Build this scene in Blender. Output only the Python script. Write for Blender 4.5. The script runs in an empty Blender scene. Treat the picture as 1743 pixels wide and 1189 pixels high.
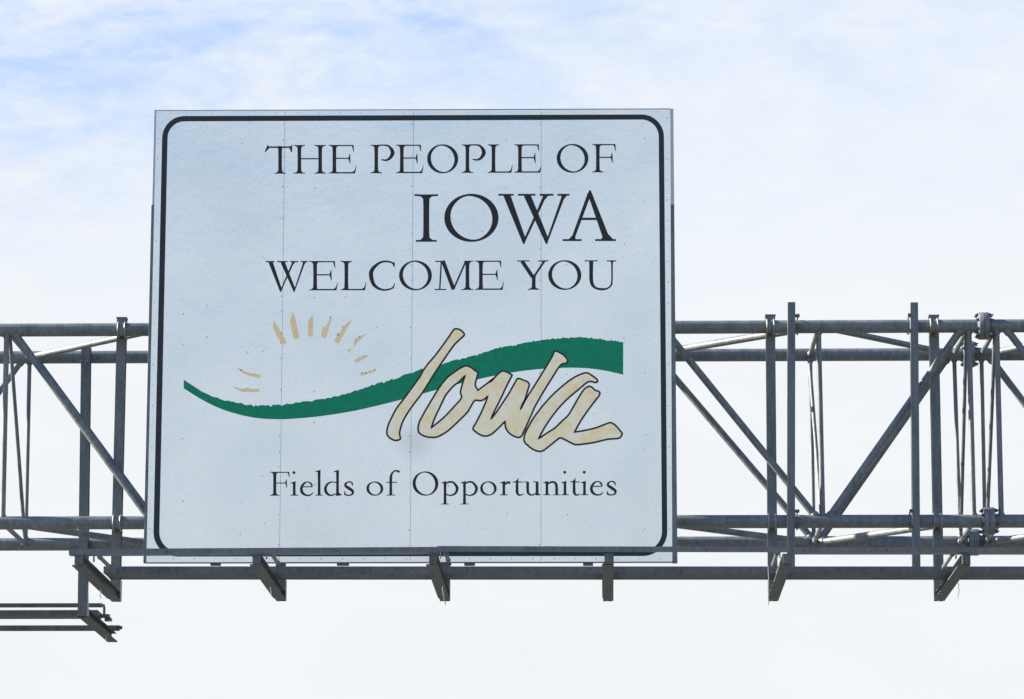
import bpy, bmesh, math, random
from mathutils import Vector, Matrix
from mathutils.geometry import tessellate_polygon

R = math.radians
sc = bpy.context.scene
COL = sc.collection
random.seed(7)

# ------------------------------------------------------------------ camera
PW, PH, F = 1743.0, 1189.0, 6042.0
cam_d = bpy.data.cameras.new('camera')
cam = bpy.data.objects.new('camera', cam_d)
COL.objects.link(cam)
sc.camera = cam
cam_d.sensor_width = 36.0
cam_d.lens = F / PW * 36.0
cam_d.clip_start = 0.5
cam_d.clip_end = 12000
CAM = Vector((0, -34.0, 1.6))
ROT = (Matrix.Rotation(R(1.525), 3, 'Z') @ Matrix.Rotation(R(90 + 11.39), 3, 'X')
       @ Matrix.Rotation(R(0.13), 3, 'Z'))
cam.location = CAM
cam.rotation_euler = ROT.to_euler()

# ------------------------------------------------------------------ light
SUN_EL, SUN_AZ = 27.0, -83.0            # azimuth measured from +Y towards +X
world = bpy.data.worlds.new('World')
sc.world = world
world.use_nodes = True
wt = world.node_tree
for n in list(wt.nodes):
    wt.nodes.remove(n)


class NT:
    """short hand for building node trees"""
    def __init__(s, t): s.t = t
    def n(s, kind, **kw):
        nd = s.t.nodes.new(kind)
        for k, v in kw.items():
            if k.startswith('i_'):
                key = k[2:].replace('_', ' ')
                nd.inputs[key].default_value = v
            else:
                setattr(nd, k, v)
        return nd
    def l(s, a, b): s.t.links.new(a, b)
    def math(s, op, a, b=None, clamp=False):
        m = s.t.nodes.new('ShaderNodeMath'); m.operation = op; m.use_clamp = clamp
        for i, v in enumerate((a, b)):
            if v is None: continue
            if isinstance(v, (int, float)): m.inputs[i].default_value = v
            else: s.t.links.new(v, m.inputs[i])
        return m.outputs[0]
    def mapr(s, v, a, b, c, d, smooth=False):
        m = s.t.nodes.new('ShaderNodeMapRange')
        if smooth: m.interpolation_type = 'SMOOTHSTEP'
        s.t.links.new(v, m.inputs[0])
        for i, x in enumerate((a, b, c, d)): m.inputs[i + 1].default_value = x
        return m.outputs[0]
    def mix(s, fac, a, b, mode='MIX'):
        m = s.t.nodes.new('ShaderNodeMix'); m.data_type = 'RGBA'; m.blend_type = mode
        for sock, v in ((m.inputs[0], fac), (m.inputs[6], a), (m.inputs[7], b)):
            if isinstance(v, (int, float)): sock.default_value = v
            elif isinstance(v, tuple): sock.default_value = v if len(v) == 4 else (*v, 1)
            else: s.t.links.new(v, sock)
        return m.outputs[2]
    def noise(s, vec, scale, detail=4, rough=0.5, dist=0.0):
        m = s.t.nodes.new('ShaderNodeTexNoise')
        m.inputs['Scale'].default_value = scale
        m.inputs['Detail'].default_value = detail
        m.inputs['Roughness'].default_value = rough
        m.inputs['Distortion'].default_value = dist
        s.t.links.new(vec, m.inputs['Vector'])
        return m.outputs[0]


W = NT(wt)
tc = W.n('ShaderNodeTexCoord')
sky = W.n('ShaderNodeTexSky', sky_type='NISHITA', sun_disc=False)
sky.sun_elevation = R(SUN_EL)
sky.sun_rotation = R(SUN_AZ)
sky.air_density = 1.0
sky.dust_density = 1.5
sep = W.n('ShaderNodeSeparateXYZ')
W.l(tc.outputs['Generated'], sep.inputs[0])
# thin high cloud, thick towards the horizon and breaking up with height
mp = W.n('ShaderNodeMapping')
mp.inputs['Scale'].default_value = (1.0, 1.0, 2.6)
mp.inputs['Rotation'].default_value = (0, R(9), 0)
mp.inputs['Location'].default_value = (0.31, 0.0, 0.12)
W.l(tc.outputs['Generated'], mp.inputs[0])
big = W.noise(mp.outputs[0], 7.0, 3, 0.5, 0.3)
mid = W.noise(mp.outputs[0], 17.0, 8, 0.60, 0.6)
fine = W.noise(mp.outputs[0], 60.0, 6, 0.66, 0.5)
h = W.mapr(sep.outputs[2], 0.20, 0.315, 0.0, 1.0)
side = W.mapr(sep.outputs[0], -0.17, 0.05, 1.6, 0.52)
hi = W.mapr(sep.outputs[2], 0.285, 0.52, 0.0, 1.6, True)
thin = W.math('ADD', W.math('MULTIPLY', h, side), hi)
det = W.math('ADD', W.math('MULTIPLY', W.math('SUBTRACT', mid, 0.5), 3.4),
             W.math('MULTIPLY', W.math('SUBTRACT', fine, 0.5), 1.5))
det = W.math('ADD', det, W.math('MULTIPLY', W.math('SUBTRACT', big, 0.5), 0.9))
open_ = W.math('MULTIPLY', W.math('ADD', det, 0.62), thin, clamp=True)
SKYS = 0.0758
cl_col = W.mix(W.mapr(sep.outputs[2], 0.09, 0.30, 0, 1), (3.55, 3.63, 3.70), (3.56, 3.68, 3.86))
blue = W.mix(W.mapr(sep.outputs[2], 0.26, 0.75, 0.85, 0.0), sky.outputs[0], (2.55, 3.0, 3.88))
blue = W.mix(1.0, blue, W.mix(W.mapr(sep.outputs[2], 0.15, 0.5, 0, 1), (1.0, 1.0, 1.0), (0.62, 0.80, 1.0)), 'MULTIPLY')
veil = W.mapr(W.math('ADD', W.math('MULTIPLY', mid, .6), W.math('MULTIPLY', big, .4)), .38, .62, 0, 1, True)
cl_col = W.mix(1.0, cl_col, W.mix(veil, (0.975, 0.982, 0.990), (1.01, 1.01, 1.008)), 'MULTIPLY')
cl = W.mix(open_, cl_col, blue)
bg = W.n('ShaderNodeBackground')
bg.inputs[1].default_value = SKYS
W.l(cl, bg.inputs[0])
wo = W.n('ShaderNodeOutputWorld')
W.l(bg.outputs[0], wo.inputs[0])

sun_d = bpy.data.lights.new('sun', 'SUN')
sun_d.energy = 5.0
sun_d.angle = R(0.5)
sun_d.color = (1.0, 0.86, 0.66)
sun = bpy.data.objects.new('sun', sun_d)
COL.objects.link(sun)
sdir = Vector((math.cos(R(SUN_EL)) * math.sin(R(SUN_AZ)), math.cos(R(SUN_EL)) * math.cos(R(SUN_AZ)), math.sin(R(SUN_EL))))
sun.rotation_euler = sdir.to_track_quat('Z', 'Y').to_euler()
sun.location = (-20, 10, 20)

vs = sc.view_settings
vs.view_transform = 'Standard'
vs.look = 'None'
vs.exposure = 1.75
vs.gamma = 1.0
vs.use_curve_mapping = False
sc.cycles.max_bounces = 6

# ------------------------------------------------------------------ helpers


def P(px, py, Y):
    """world point at depth Y that is seen at photograph pixel (px, py)"""
    d = ROT @ Vector(((px - PW / 2) / F, -(py - PH / 2) / F, -1.0))
    t = (Y - CAM.y) / d.y
    return CAM + d * t


def material(name, col, rough=0.55, metal=0.0, spec=0.5, fn=None, bump=0.0, bscale=40):
    m = bpy.data.materials.new(name)
    m.use_nodes = True
    T = NT(m.node_tree)
    b = m.node_tree.nodes['Principled BSDF']
    b.inputs['Base Color'].default_value = (*col, 1)
    b.inputs['Roughness'].default_value = rough
    b.inputs['Metallic'].default_value = metal
    b.inputs['Specular IOR Level'].default_value = spec
    c = T.n('ShaderNodeTexCoord')
    g = T.n('ShaderNodeNewGeometry')
    if fn:
        fn(T, b, g.outputs['Position'])
    if bump:
        bn = T.n('ShaderNodeBump')
        bn.inputs['Strength'].default_value = bump
        bn.inputs['Distance'].default_value = 0.004 if bscale > 5 else 0.02
        T.l(T.noise(g.outputs['Position'], bscale, 4, 0.6), bn.inputs['Height'])
        T.l(bn.outputs[0], b.inputs['Normal'])
    return m


def steel_fn(dark, light, rust=0.0, r0=0.42, r1=0.68):
    def fn(T, b, pos):
        a = T.noise(pos, 3.2, 6, 0.68, 0.5)
        f = T.noise(pos, 48, 4, 0.65)
        v = T.n('ShaderNodeTexVoronoi'); v.inputs['Scale'].default_value = 34
        T.l(pos, v.inputs['Vector'])
        # water streaks: noise squeezed along the vertical
        m = T.n('ShaderNodeMapping'); m.inputs['Scale'].default_value = (1, 1, .12)
        T.l(pos, m.inputs[0])
        st = T.noise(m.outputs[0], 26, 4, 0.6)
        fac = T.math('ADD', T.math('MULTIPLY', a, 0.62), T.math('MULTIPLY', f, 0.22))
        fac = T.math('ADD', fac, T.math('MULTIPLY', v.outputs[0], 0.14))
        fac = T.math('ADD', fac, T.math('MULTIPLY', T.math('SUBTRACT', st, 0.5), 0.45))
        col = T.mix(T.mapr(fac, 0.32, 0.74, 0, 1), dark, light)
        if rust:
            rn = T.noise(pos, 6, 7, 0.72)
            col = T.mix(T.math('MULTIPLY', T.mapr(rn, 0.56, 0.72, 0, 1), rust), col, (0.11, 0.070, 0.048))
        T.l(col, b.inputs['Base Color'])
        T.l(T.mapr(a, 0.3, 0.7, r0, r1), b.inputs['Roughness'])
    return fn


M = {}
M['tube'] = material('galvanized_tube', (.16, .17, .18), .55, .25, .5, steel_fn((.074, .100, .126), (.225, .258, .290), .35), .15)
M['beam'] = material('weathered_beam', (.15, .16, .17), .6, .15, .5, steel_fn((.074, .099, .123), (.185, .218, .248), .35), .2)
M['deck'] = material('dark_weathered_channel', (.1, .1, .11), .9, .0, .2, steel_fn((.074, .092, .112), (.170, .194, .218), .3, .80, .95), .3)
M['bolt'] = material('bolt_steel', (.07, .075, .08), .5, .5, .5, steel_fn((.05, .055, .06), (.12, .125, .13), .5))
M['rod'] = material('bright_rod', (.36, .36, .35), .4, .6, .5, steel_fn((.25, .25, .25), (.42, .42, .41)))


def sheet_fn(T, b, pos):
    a = T.noise(pos, 0.9, 4, 0.55)
    g1 = T.noise(pos, 95, 2, 0.7)
    g2 = T.noise(pos, 26, 4, 0.65)
    col = T.mix(T.mapr(a, 0.3, 0.7, 0, 1), (0.69, 0.77, 0.815), (0.785, 0.845, 0.88))
    grain = T.math('ADD', T.math('MULTIPLY', T.math('SUBTRACT', g1, 0.5), 0.62),
                   T.math('MULTIPLY', T.math('SUBTRACT', g2, 0.5), 0.12))
    grain = T.math('ADD', grain, 1.0)
    comb = T.n('ShaderNodeCombineXYZ')
    for i in range(3): T.l(grain, comb.inputs[i])
    col = T.mix(1.0, col, comb.outputs[0], 'MULTIPLY')
    # run-off smudge under the script lettering
    dn = T.n('ShaderNodeVectorMath', operation='DISTANCE')
    T.l(pos, dn.inputs[0]); dn.inputs[1].default_value = tuple(P(706, 751, 0.0))
    sm_ = T.math('MULTIPLY', T.mapr(dn.outputs['Value'], 0.0, 0.26, 1, 0, True), T.mapr(g2, .3, .6, .25, .6))
    col = T.mix(sm_, col, (.50, .54, .57))
    T.l(col, b.inputs['Base Color'])


M['sheet'] = material('white_reflective_sheeting', (.7, .74, .78), .21, .78, .6, sheet_fn, 0.55, 1.5)
M['sheet_trim'] = material('pale_aluminium_trim', (.55, .6, .66), .4, .3, .5, steel_fn((.42, .46, .50), (.55, .58, .62)))


def stain_fn(c1, c2, c3):
    def fn(T, b, pos):
        a = T.noise(pos, 5.5, 4, 0.6, 0.4)
        s = T.noise(pos, 13, 5, 0.65)
        g = T.noise(pos, 190, 2, 0.7)
        col = T.mix(T.mapr(a, 0.40, 0.62, 0, 1), c1, c2)
        col = T.mix(T.math('MULTIPLY', T.mapr(s, 0.52, 0.70, 0, 1), 0.6), col, c3)
        col = T.mix(T.math('MULTIPLY', g, 0.12), col, (0.4, 0.36, 0.3))
        T.l(col, b.inputs['Base Color'])
    return fn


M['cream'] = material('stained_cream_film', (.7, .6, .45), .3, 0.65, .4, stain_fn((.86, .83, .68), (.86, .74, .46), (.76, .56, .28)))
M['ray'] = material('faded_tan_film', (.62, .5, .33), .3, 0.6, .4, stain_fn((.78, .65, .40), (.84, .66, .38), (.66, .48, .24)))


def film_fn(dark, light, sc_=22):
    def fn(T, b, pos):
        a = T.noise(pos, sc_, 5, 0.65)
        g = T.noise(pos, 160, 2, 0.6)
        f = T.math('ADD', T.math('MULTIPLY', a, 0.6), T.math('MULTIPLY', g, 0.4))
        T.l(T.mix(T.mapr(f, 0.35, 0.65, 0, 1), dark, light), b.inputs['Base Color'])
    return fn


M['black'] = material('black_film', (.02, .022, .026), .5, 0, .35, film_fn((.012, .014, .018), (.024, .028, .034)))
M['navy'] = material('navy_black_border_film', (.02, .026, .036), .5, 0, .35, film_fn((.014, .022, .034), (.026, .036, .05)))
M['green'] = material('green_film', (.0, .15, .09), .34, 0.4, .3, film_fn((.000, .185, .105), (.002, .275, .155)))
M['rivet'] = material('weathered_rivet', (.2, .2, .2), .6, .2, .4, film_fn((.20, .22, .24), (.50, .53, .55), 8))
M['gap'] = material('dark_seam_backing', (.05, .055, .06), .7, 0, .2, film_fn((.48, .52, .56), (.60, .65, .69)))


def ground_fn(c1, c2, s):
    def fn(T, b, pos):
        T.l(T.mix(T.mapr(T.noise(pos, s, 6, 0.65), .3, .7, 0, 1), c1, c2), b.inputs['Base Color'])
    return fn


M['grass'] = material('dry_grass', (.2, .19, .12), .9, 0, .2, ground_fn((.05, .06, .035), (.10, .105, .06), .15), .4, 6)
M['road'] = material('concrete_road', (.3, .3, .28), .85, 0, .3, ground_fn((.13, .13, .13), (.17, .17, .165), .8), .2, 12)
M['paint'] = material('road_paint', (.75, .75, .72), .6, 0, .4, ground_fn((.62, .62, .6), (.78, .78, .75), 3))


def link(name, verts, faces, mat, parent=None, smooth=False, kind=None, label=None):
    me = bpy.data.meshes.new(name)
    off = Vector((0, 0, 0))
    p = parent
    while p is not None:
        off += Vector(p.location)
        p = p.parent
    me.from_pydata([tuple(Vector(v) - off) for v in verts], [], faces)
    me.materials.append(mat)
    if smooth:
        for pl in me.polygons:
            pl.use_smooth = True
    me.validate()
    me.update()
    o = bpy.data.objects.new(name, me)
    COL.objects.link(o)
    if parent is not None:
        o.parent = parent
    if kind: o['kind'] = kind
    if label: o['label'] = label
    return o


def thing(name, loc, label, cat, group=None):
    o = bpy.data.objects.new(name, None)
    o.location = loc
    o.empty_display_size = 0.2
    COL.objects.link(o)
    o['label'] = label
    o['category'] = cat
    if group: o['group'] = group
    return o


class MB:
    """collects shapes into one mesh"""
    def __init__(s): s.v = []; s.f = []
    def add(s, v, f):
        k = len(s.v)
        s.v += [Vector(x) for x in v]
        s.f += [tuple(i + k for i in g) for g in f]
    def prism(s, prof, A, B, U, V):
        """profile (list of (u,v)) in axes U,V swept from A to B"""
        A, B = Vector(A), Vector(B)
        n = len(prof)
        v = [A + U * u + V * w for u, w in prof] + [B + U * u + V * w for u, w in prof]
        f = [(i, (i + 1) % n, n + (i + 1) % n, n + i) for i in range(n)]
        tri = tessellate_polygon([[Vector((u, w, 0)) for u, w in prof]])
        f += [tuple(t) for t in tri] + [tuple(n + i for i in reversed(t)) for t in tri]
        s.add(v, f)
    def box(s, c, d):
        x, y, z = d[0] / 2, d[1] / 2, d[2] / 2
        c = Vector(c)
        s.prism([(-x, -y), (x, -y), (x, y), (-x, y)], c - Vector((0, 0, z)), c + Vector((0, 0, z)), Vector((1, 0, 0)), Vector((0, 1, 0)))
    def tube(s, pts, r, seg=10, cap=True):
        pts = [Vector(p) for p in pts]
        rings = []
        n = len(pts)
        up = None
        for i, p in enumerate(pts):
            t = (pts[min(i + 1, n - 1)] - pts[max(i - 1, 0)]).normalized()
            if up is None:
                up = t.orthogonal().normalized()
            up = (up - t * up.dot(t)).normalized()
            w = t.cross(up)
            rr = r[i] if isinstance(r, (list, tuple)) else r
            rings.append([p + (up * math.cos(2 * math.pi * k / seg) + w * math.sin(2 * math.pi * k / seg)) * rr for k in range(seg)])
        v = [q for g in rings for q in g]
        f = []
        for i in range(n - 1):
            for k in range(seg):
                a, b = i * seg + k, i * seg + (k + 1) % seg
                f.append((a, b, b + seg, a + seg))
        if cap:
            f.append(tuple(range(seg - 1, -1, -1)))
            f.append(tuple((n - 1) * seg + k for k in range(seg)))
        s.add(v, f)
    def build(s, name, mat, parent=None, smooth=False, kind=None, label=None):
        o = link(name, s.v, s.f, mat, parent, smooth, kind, label)
        bm = bmesh.new(); bm.from_mesh(o.data)
        bmesh.ops.recalc_face_normals(bm, faces=bm.faces)
        if smooth:
            for e in bm.edges:
                if len(e.link_faces) == 2 and e.calc_face_angle(0) > R(38): e.smooth = False
        bm.to_mesh(o.data); bm.free()
        return o


X, Yv, Z = Vector((1, 0, 0)), Vector((0, 1, 0)), Vector((0, 0, 1))


def tube(name, A, B, r, mat, parent, seg=18):
    m = MB(); m.tube([A, B], r, seg)
    return m.build(name, mat, parent, smooth=True)


def ibeam(w, h, t):
    """profile, u along the flange width, v along the depth"""
    a, b, c = w / 2, h / 2, t / 2
    return [(-a, -b), (a, -b), (a, -b + t), (c, -b + t), (c, b - t), (a, b - t), (a, b), (-a, b), (-a, b - t), (-c, b - t), (-c, -b + t), (-a, -b + t)]


# ------------------------------------------------------------------ setting
def plane(name, x0, x1, y0, y1, z, mat):
    o = link(name, [(x0, y0, z), (x1, y0, z), (x1, y1, z), (x0, y1, z)], [(0, 1, 2, 3)], mat)
    o['kind'] = 'structure'
    return o


plane('ground', -5000, 5000, -5000, 5000, 0.0, M['grass'])
plane('road', -9.5, 6.5, -600, 900, 0.004, M['road'])
pm = MB()
for xx in (-9.0, 6.0):
    pm.add([(xx - .06, -600, .008), (xx + .06, -600, .008), (xx + .06, 900, .008), (xx - .06, 900, .008)], [(0, 1, 2, 3)])
for k in range(-30, 60):
    for xx in (-4.0, 1.0):
        y = k * 12.0
        pm.add([(xx - .06, y, .008), (xx + .06, y, .008), (xx + .06, y + 3, .008), (xx - .06, y + 3, .008)], [(0, 1, 2, 3)])
pm.build('road_markings', M['paint'], kind='structure')

# ------------------------------------------------------------------ truss
YF, YR = 0.42, 1.79
CR = 0.0655
truss = thing('overhead_truss', (0, YF, 0), 'long grey tubular steel box truss spanning the whole view behind the white sign', 'truss')


def lineat(p, q, x):
    t = (x - p[0]) / (q[0] - p[0])
    return (x, p[1] + (q[1] - p[1]) * t)


C = {'ft': ((0, 561.6), (1743, 554.2), YF), 'fb': ((0, 889.8), (1743, 886.6), YF),
     'rt': ((0, 608.0), (1743, 602.4), YR), 'rb': ((0, 926.2), (1743, 922.4), YR)}


def cp(k, x):
    a, b, Y = C[k]
    px, py = lineat(a, b, x)
    return P(px, py, Y)


splice = {'ft': 1674, 'fb': 1683, 'rt': 1649, 'rb': 1657}
for k in C:
    s = splice[k]
    A, S0, B = cp(k, -620), cp(k, s), cp(k, 2350)
    d = (B - A).normalized()
    tube('chord', A, S0 - d * 0.012, CR, M['tube'], truss, 32)
    tube('chord', S0 + d * 0.012, B, CR, M['tube'], truss, 32)
    up = Z - d * Z.dot(d); up.normalize(); sd = d.cross(up)
    for sg in (-1, 1):
        fl = MB()
        c0 = S0 + d * sg * 0.002
        fl.tube([c0, c0 + d * sg * 0.044, c0 + d * sg * 0.048, c0 + d * sg * 0.06], [0.136, 0.136, 0.133, 0.082], 32)
        fo = fl.build('splice_flange', M['tube'], truss, True)
        bm_ = MB()
        for j in range(8):
            an = 2 * math.pi * (j + .5) / 8
            c = S0 + (up * math.cos(an) + sd * math.sin(an)) * 0.112
            bm_.tube([c + d * sg * 0.04, c + d * sg * 0.070], 0.016, 6)
            bm_.tube([c + d * sg * 0.070, c + d * sg * (0.095 if sg > 0 else 0.084)], 0.008, 8)
        bm_.build('flange_bolts', M['bolt'], fo, kind='stuff')


def member(name, a, b, r):
    """a, b = (chord, pixel x); ends buried to the chord centre lines"""
    A, B = cp(*a), cp(*b)
    d = (B - A).normalized(); ax = X
    # weld bead where the tube meets each chord
    k = CR / max(.35, math.sqrt(max(0, 1 - d.dot(ax) ** 2)))
    m = MB()
    pts = [A, A + d * (k + .004), A + d * (k + .012), A + d * (k + .020), B - d * (k + .020), B - d * (k + .012), B - d * (k + .004), B]
    m.tube(pts, [r + .009, r + .009, r + .007, r, r, r + .007, r + .009, r + .009], 20)
    return m.build(name, M['tube'], truss, smooth=True)


RD, RS, RL = 0.036, 0.0265, 0.033
# panel frames: x on front-top, front-bottom, rear-top, rear-bottom
frames = [(11.5, 4.5, 50.5, 43.5), (1393, 1400.5, 1379, 1385.5), (1649, 1657.5, 1624, 1634.5), (1696.5, 1704.5, 1670.5, 1677)]
for ft, fb, rt, rb in frames:
    member('vertical_strut', ('ft', ft), ('fb', fb), RS)
    member('vertical_strut', ('rt', rt), ('rb', rb), 0.021)
    member('cross_strut', ('ft', ft), ('rt', rt), 0.024)
    member('cross_strut', ('fb', fb), ('rb', rb), 0.024)
member('cross_brace', ('ft', 16), ('rb', 43), 0.019)
member('cross_brace', ('rt', 1377), ('fb', 1399), 0.019)
member('cross_brace', ('ft', 1645), ('rb', 1635), 0.019)
member('cross_brace', ('ft', 1694), ('rb', 1679), 0.019)
# outer, hidden by the sign and beyond the frame
member('vertical_strut', ('ft', 702), ('fb', 699), RS)
member('vertical_strut', ('rt', 712), ('rb', 709), 0.021)
member('cross_strut', ('ft', 702), ('rt', 712), 0.024)
member('cross_strut', ('fb', 699), ('rb', 709), 0.024)
# face diagonals
member('diagonal_brace', ('ft', 21), ('fb', 260), RD)
member('diagonal_brace', ('rt', 58), ('rb', 292), RD)
member('diagonal_brace', ('fb', 437), ('ft', 690), RD)
member('diagonal_brace', ('rb', 450), ('rt', 700), RD)
member('diagonal_brace', ('ft', 1128), ('fb', 1395), RD)
member('diagonal_brace', ('rt', 1116), ('rb', 1388), RD)
member('diagonal_brace', ('ft', 1640), ('fb', 1407), 0.038)
member('diagonal_brace', ('rt', 1616), ('rb', 1392.5), 0.038)
member('diagonal_brace', ('ft', 1709), ('fb', 1962), RD)
member('diagonal_brace', ('rt', 1681), ('rb', 1921), RD)
member('diagonal_brace', ('rt', 42), ('rb', -190), 0.028)
member('diagonal_brace', ('ft', -4), ('fb', -240), RD)
# top and bottom plan bracing
member('lateral_brace', ('rt', 50), ('ft', 268), RL)
member('lateral_brace', ('rt', 1098), ('ft', 1388), 0.038)
member('lateral_brace', ('ft', 1396), ('rt', 1624), 0.031)
member('lateral_brace', ('rt', 1682), ('ft', 1900), RL)
member('lateral_brace', ('fb', 10), ('rb', 262), RL)
member('lateral_brace', ('fb', 1110), ('rb', 1384), RL)
member('lateral_brace', ('rb', 1391), ('fb', 1642), 0.035)
member('lateral_brace', ('fb', -4), ('rb', -230), RL)
member('lateral_brace', ('rb', 1682), ('fb', 1930), RL)

# ------------------------------------------------------------------ posts
YPOST = 0.30
YB = YF + CR + 0.054


def beam_between(name, A, B, prof, parent, mat, U=X, V=Yv, bevel=0):
    m = MB(); m.prism(prof, A, B, U, V)
    o = m.build(name, mat, parent)
    return o


def ubolt(x, ck, parent, post_half):
    """pair of U-bolts hugging the chord from the front, ends through the post behind it"""
    c = cp(ck, x)
    m = MB()
    for s in (-1, 1):
        xx = c.x + s * (post_half - 0.012)
        pts = []
        for k in range(9):
            an = R(-90 + 180 * k / 8)
            pts.append(Vector((xx, c.y - math.cos(an) * (CR + .009), c.z + math.sin(an) * (CR + .009))))
        pts = [Vector((xx, YB + .01, pts[0].z))] + pts + [Vector((xx, YB + .01, pts[-1].z))]
        m.tube(pts, 0.0075, 8)
    return m.build('u_bolt', M['rod'], parent, True)


def xz_on(a, b, y):
    t = (y - a[1]) / (b[1] - a[1])
    return a[0] + (b[0] - a[0]) * t


def bracket(top, bot, label, cond=None, wire=None):
    A, B = P(*top, YB), P(*bot, YB)
    t = thing('support_bracket', (B.x, YB, B.z), label, 'bracket', 'brackets clamped to the truss under the sign')
    beam_between('post', A, B, ibeam(0.092, 0.10, 0.011), t, M['beam'])
    cap = MB(); cap.box(A + Z * 0.006, (0.104, 0.112, 0.012)); cap.build('cap_plate', M['beam'], t)
    for ck, yy in (('ft', 557), ('fb', 888)):
        ubolt(xz_on(top, bot, yy), ck, t, 0.046)
    # cantilever arm running towards the road side
    zb = B.z
    y0, y1 = YB - 0.05, -1.99
    m = MB()
    w = 0.108
    # wide lower flange with a cut corner at the post
    fv = [(-w / 2, y1), (w / 2, y1), (w / 2, y0), (-w / 2 + .03, y0), (-w / 2, y0 - .16)]
    m.prism([(a, b) for a, b in fv], Vector((B.x, 0, zb)), Vector((B.x, 0, zb + 0.009)), X, Yv)
    m.prism([(-.006, 0), (.006, 0), (.006, .075), (-.006, .075)], Vector((B.x + .012, y0, zb + .009)), Vector((B.x + .012, y1 - .03, zb + .009)), X, Z)
    m.prism([(-.042, 0), (.042, 0), (.042, .011), (-.042, .011)], Vector((B.x + .012, y0, zb + .084)), Vector((B.x + .012, y1 - .06, zb + .084)), X, Z)
    m.prism([(-.036, .0), (.036, .0), (.036, .075), (-.036, .075)], Vector((B.x + .012, y1 + .0, zb + .0092)), Vector((B.x + .012, y1 - .05, zb + .0092)), X, Z)
    m.build('arm', M['deck'], t)
    # lower gusset under the post
    g = MB()
    g.box((B.x + .052, YB - .01, zb + .10), (.008, .09, .2))
    g.build('gusset_plate', M['rod'] if cond and cond[0] > 0 else M['beam'], t)
    if cond:
        dx, ya, yb = cond
        c = MB()
        zc = zb + 0.128
        c.tube([(B.x + dx, ya, zc), (B.x + dx, yb, zc)], 0.019, 12)
        c.tube([(B.x + dx, ya - .012, zc), (B.x + dx, ya + .02, zc)], 0.025, 12)
        c.tube([(B.x + dx, yb - .02, zc), (B.x + dx, yb + .012, zc)], 0.025, 12)
        c.build('conduit', M['beam'], t, True)
        q = MB()
        q.prism([(-.004, 0), (.004, 0), (.004, .075), (-.004, .075)], Vector((B.x + dx * .55, ya + .05, zb + .096)), Vector((B.x + dx * .55, ya + .13, zb + .096)), X, Z)
        q.build('clip', M['rod'], t)
    if wire:
        pts = [P(a, b, wire[0]) for a, b in wire[1]]
        wr = MB(); wr.tube(pts, 0.0045, 6)
        wr.build('loose_wire', M['rod'], t, True)
    return t


BR = [
    ((208, 543), (196.5, 1023), 'weathered bracket hanging left of the white sign, its post clamped across the truss', (0.15, -1.65, -1.0), (-1.0, [(171, 1003), (172, 1008), (169.5, 1012), (172, 1016), (171, 1019)])),
    ((481.5, 541), (477.5, 1022), 'bracket under the left panel seam of the white sign, leaning left towards the rail', (0.13, -1.8, -1.2), (-1.2, [(460, 999), (461.5, 1008), (462, 1014)])),
    ((759, 540), (756.5, 1022), 'bracket under the middle of the white sign with a pale wire dangling from it', (0.12, -1.85, -1.4), (-1.0, [(754, 998), (753, 1001), (756, 1019), (757, 1024), (758.5, 1027), (758, 1030)])),
    ((1034, 539), (1034.5, 1022), 'bracket seen straight on beneath the right panel of the white sign', None, None),
    ((1311, 538.5), (1315.5, 1022), 'bracket just right of the white sign beside the shorter thin upright', (-0.07, -1.85, -1.1), (-1.6, [(1307.5, 962), (1308.5, 985), (1308, 1010), (1308.2, 1030)])),
    ((1589, 539), (1598.5, 1022), 'rightmost bracket with a conduit on its slanting arm, near the bolted pipe flange', (-0.09, -1.8, -0.8), (-1.8, [(1630, 990), (1632, 996), (1631, 1001), (1633, 1005), (1631, 1010), (1630, 1018)])),
]
for b in BR:
    bracket(*b)

# ------------------------------------------------------------------ uprights
for top, bot, lab, bx in (((1347, 515.5), (1346.2, 966), 'thin upright bar rising above the truss close to the right of the white sign', 1),
                          ((1555.5, 516), (1559.5, 966), 'thin upright bar rising above the truss near the bolted pipe flange', -1)):
    A, B = P(*top, YPOST), P(*bot, YPOST)
    t = thing('upright_bar', (B.x, YPOST, B.z), lab, 'upright', 'thin upright bars clamped on the truss')
    hw = 0.037
    prof = [(-hw, -.05), (hw, -.05), (hw, -.04), (-hw + .01, -.04), (-hw + .01, .05), (-hw, .05)]
    beam_between('bar', A, B, prof, t, M['beam'])
    for ck, yy in (('ft', 557), ('fb', 888)):
        c = cp(ck, xz_on(top, bot, yy))
        m = MB()
        xx = c.x + bx * (hw + 0.022)
        pts = [Vector((xx, YPOST - .06, c.z - CR - .012))]
        for k in range(9):
            an = R(-90 + 180 * k / 8)
            pts.append(Vector((xx, c.y + math.cos(an) * (CR + .012), c.z + math.sin(an) * (CR + .012))))
        pts.append(Vector((xx, YPOST - .06, c.z + CR + .012)))
        m.tube(pts, 0.009, 8)
        uo = m.build('u_bolt', M['rod'], t, True)
        n = MB()
        for q in (-1, 1):
            zz = c.z + q * (CR + .012)
            n.tube([Vector((xx, YPOST - .07, zz)), Vector((xx, YPOST - .045, zz))], 0.017, 6)
            n.box((xx - bx * .01, YPOST - .04, zz), (.05, .012, .03))
        n.build('nuts', M['bolt'], uo, kind='stuff')

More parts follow.
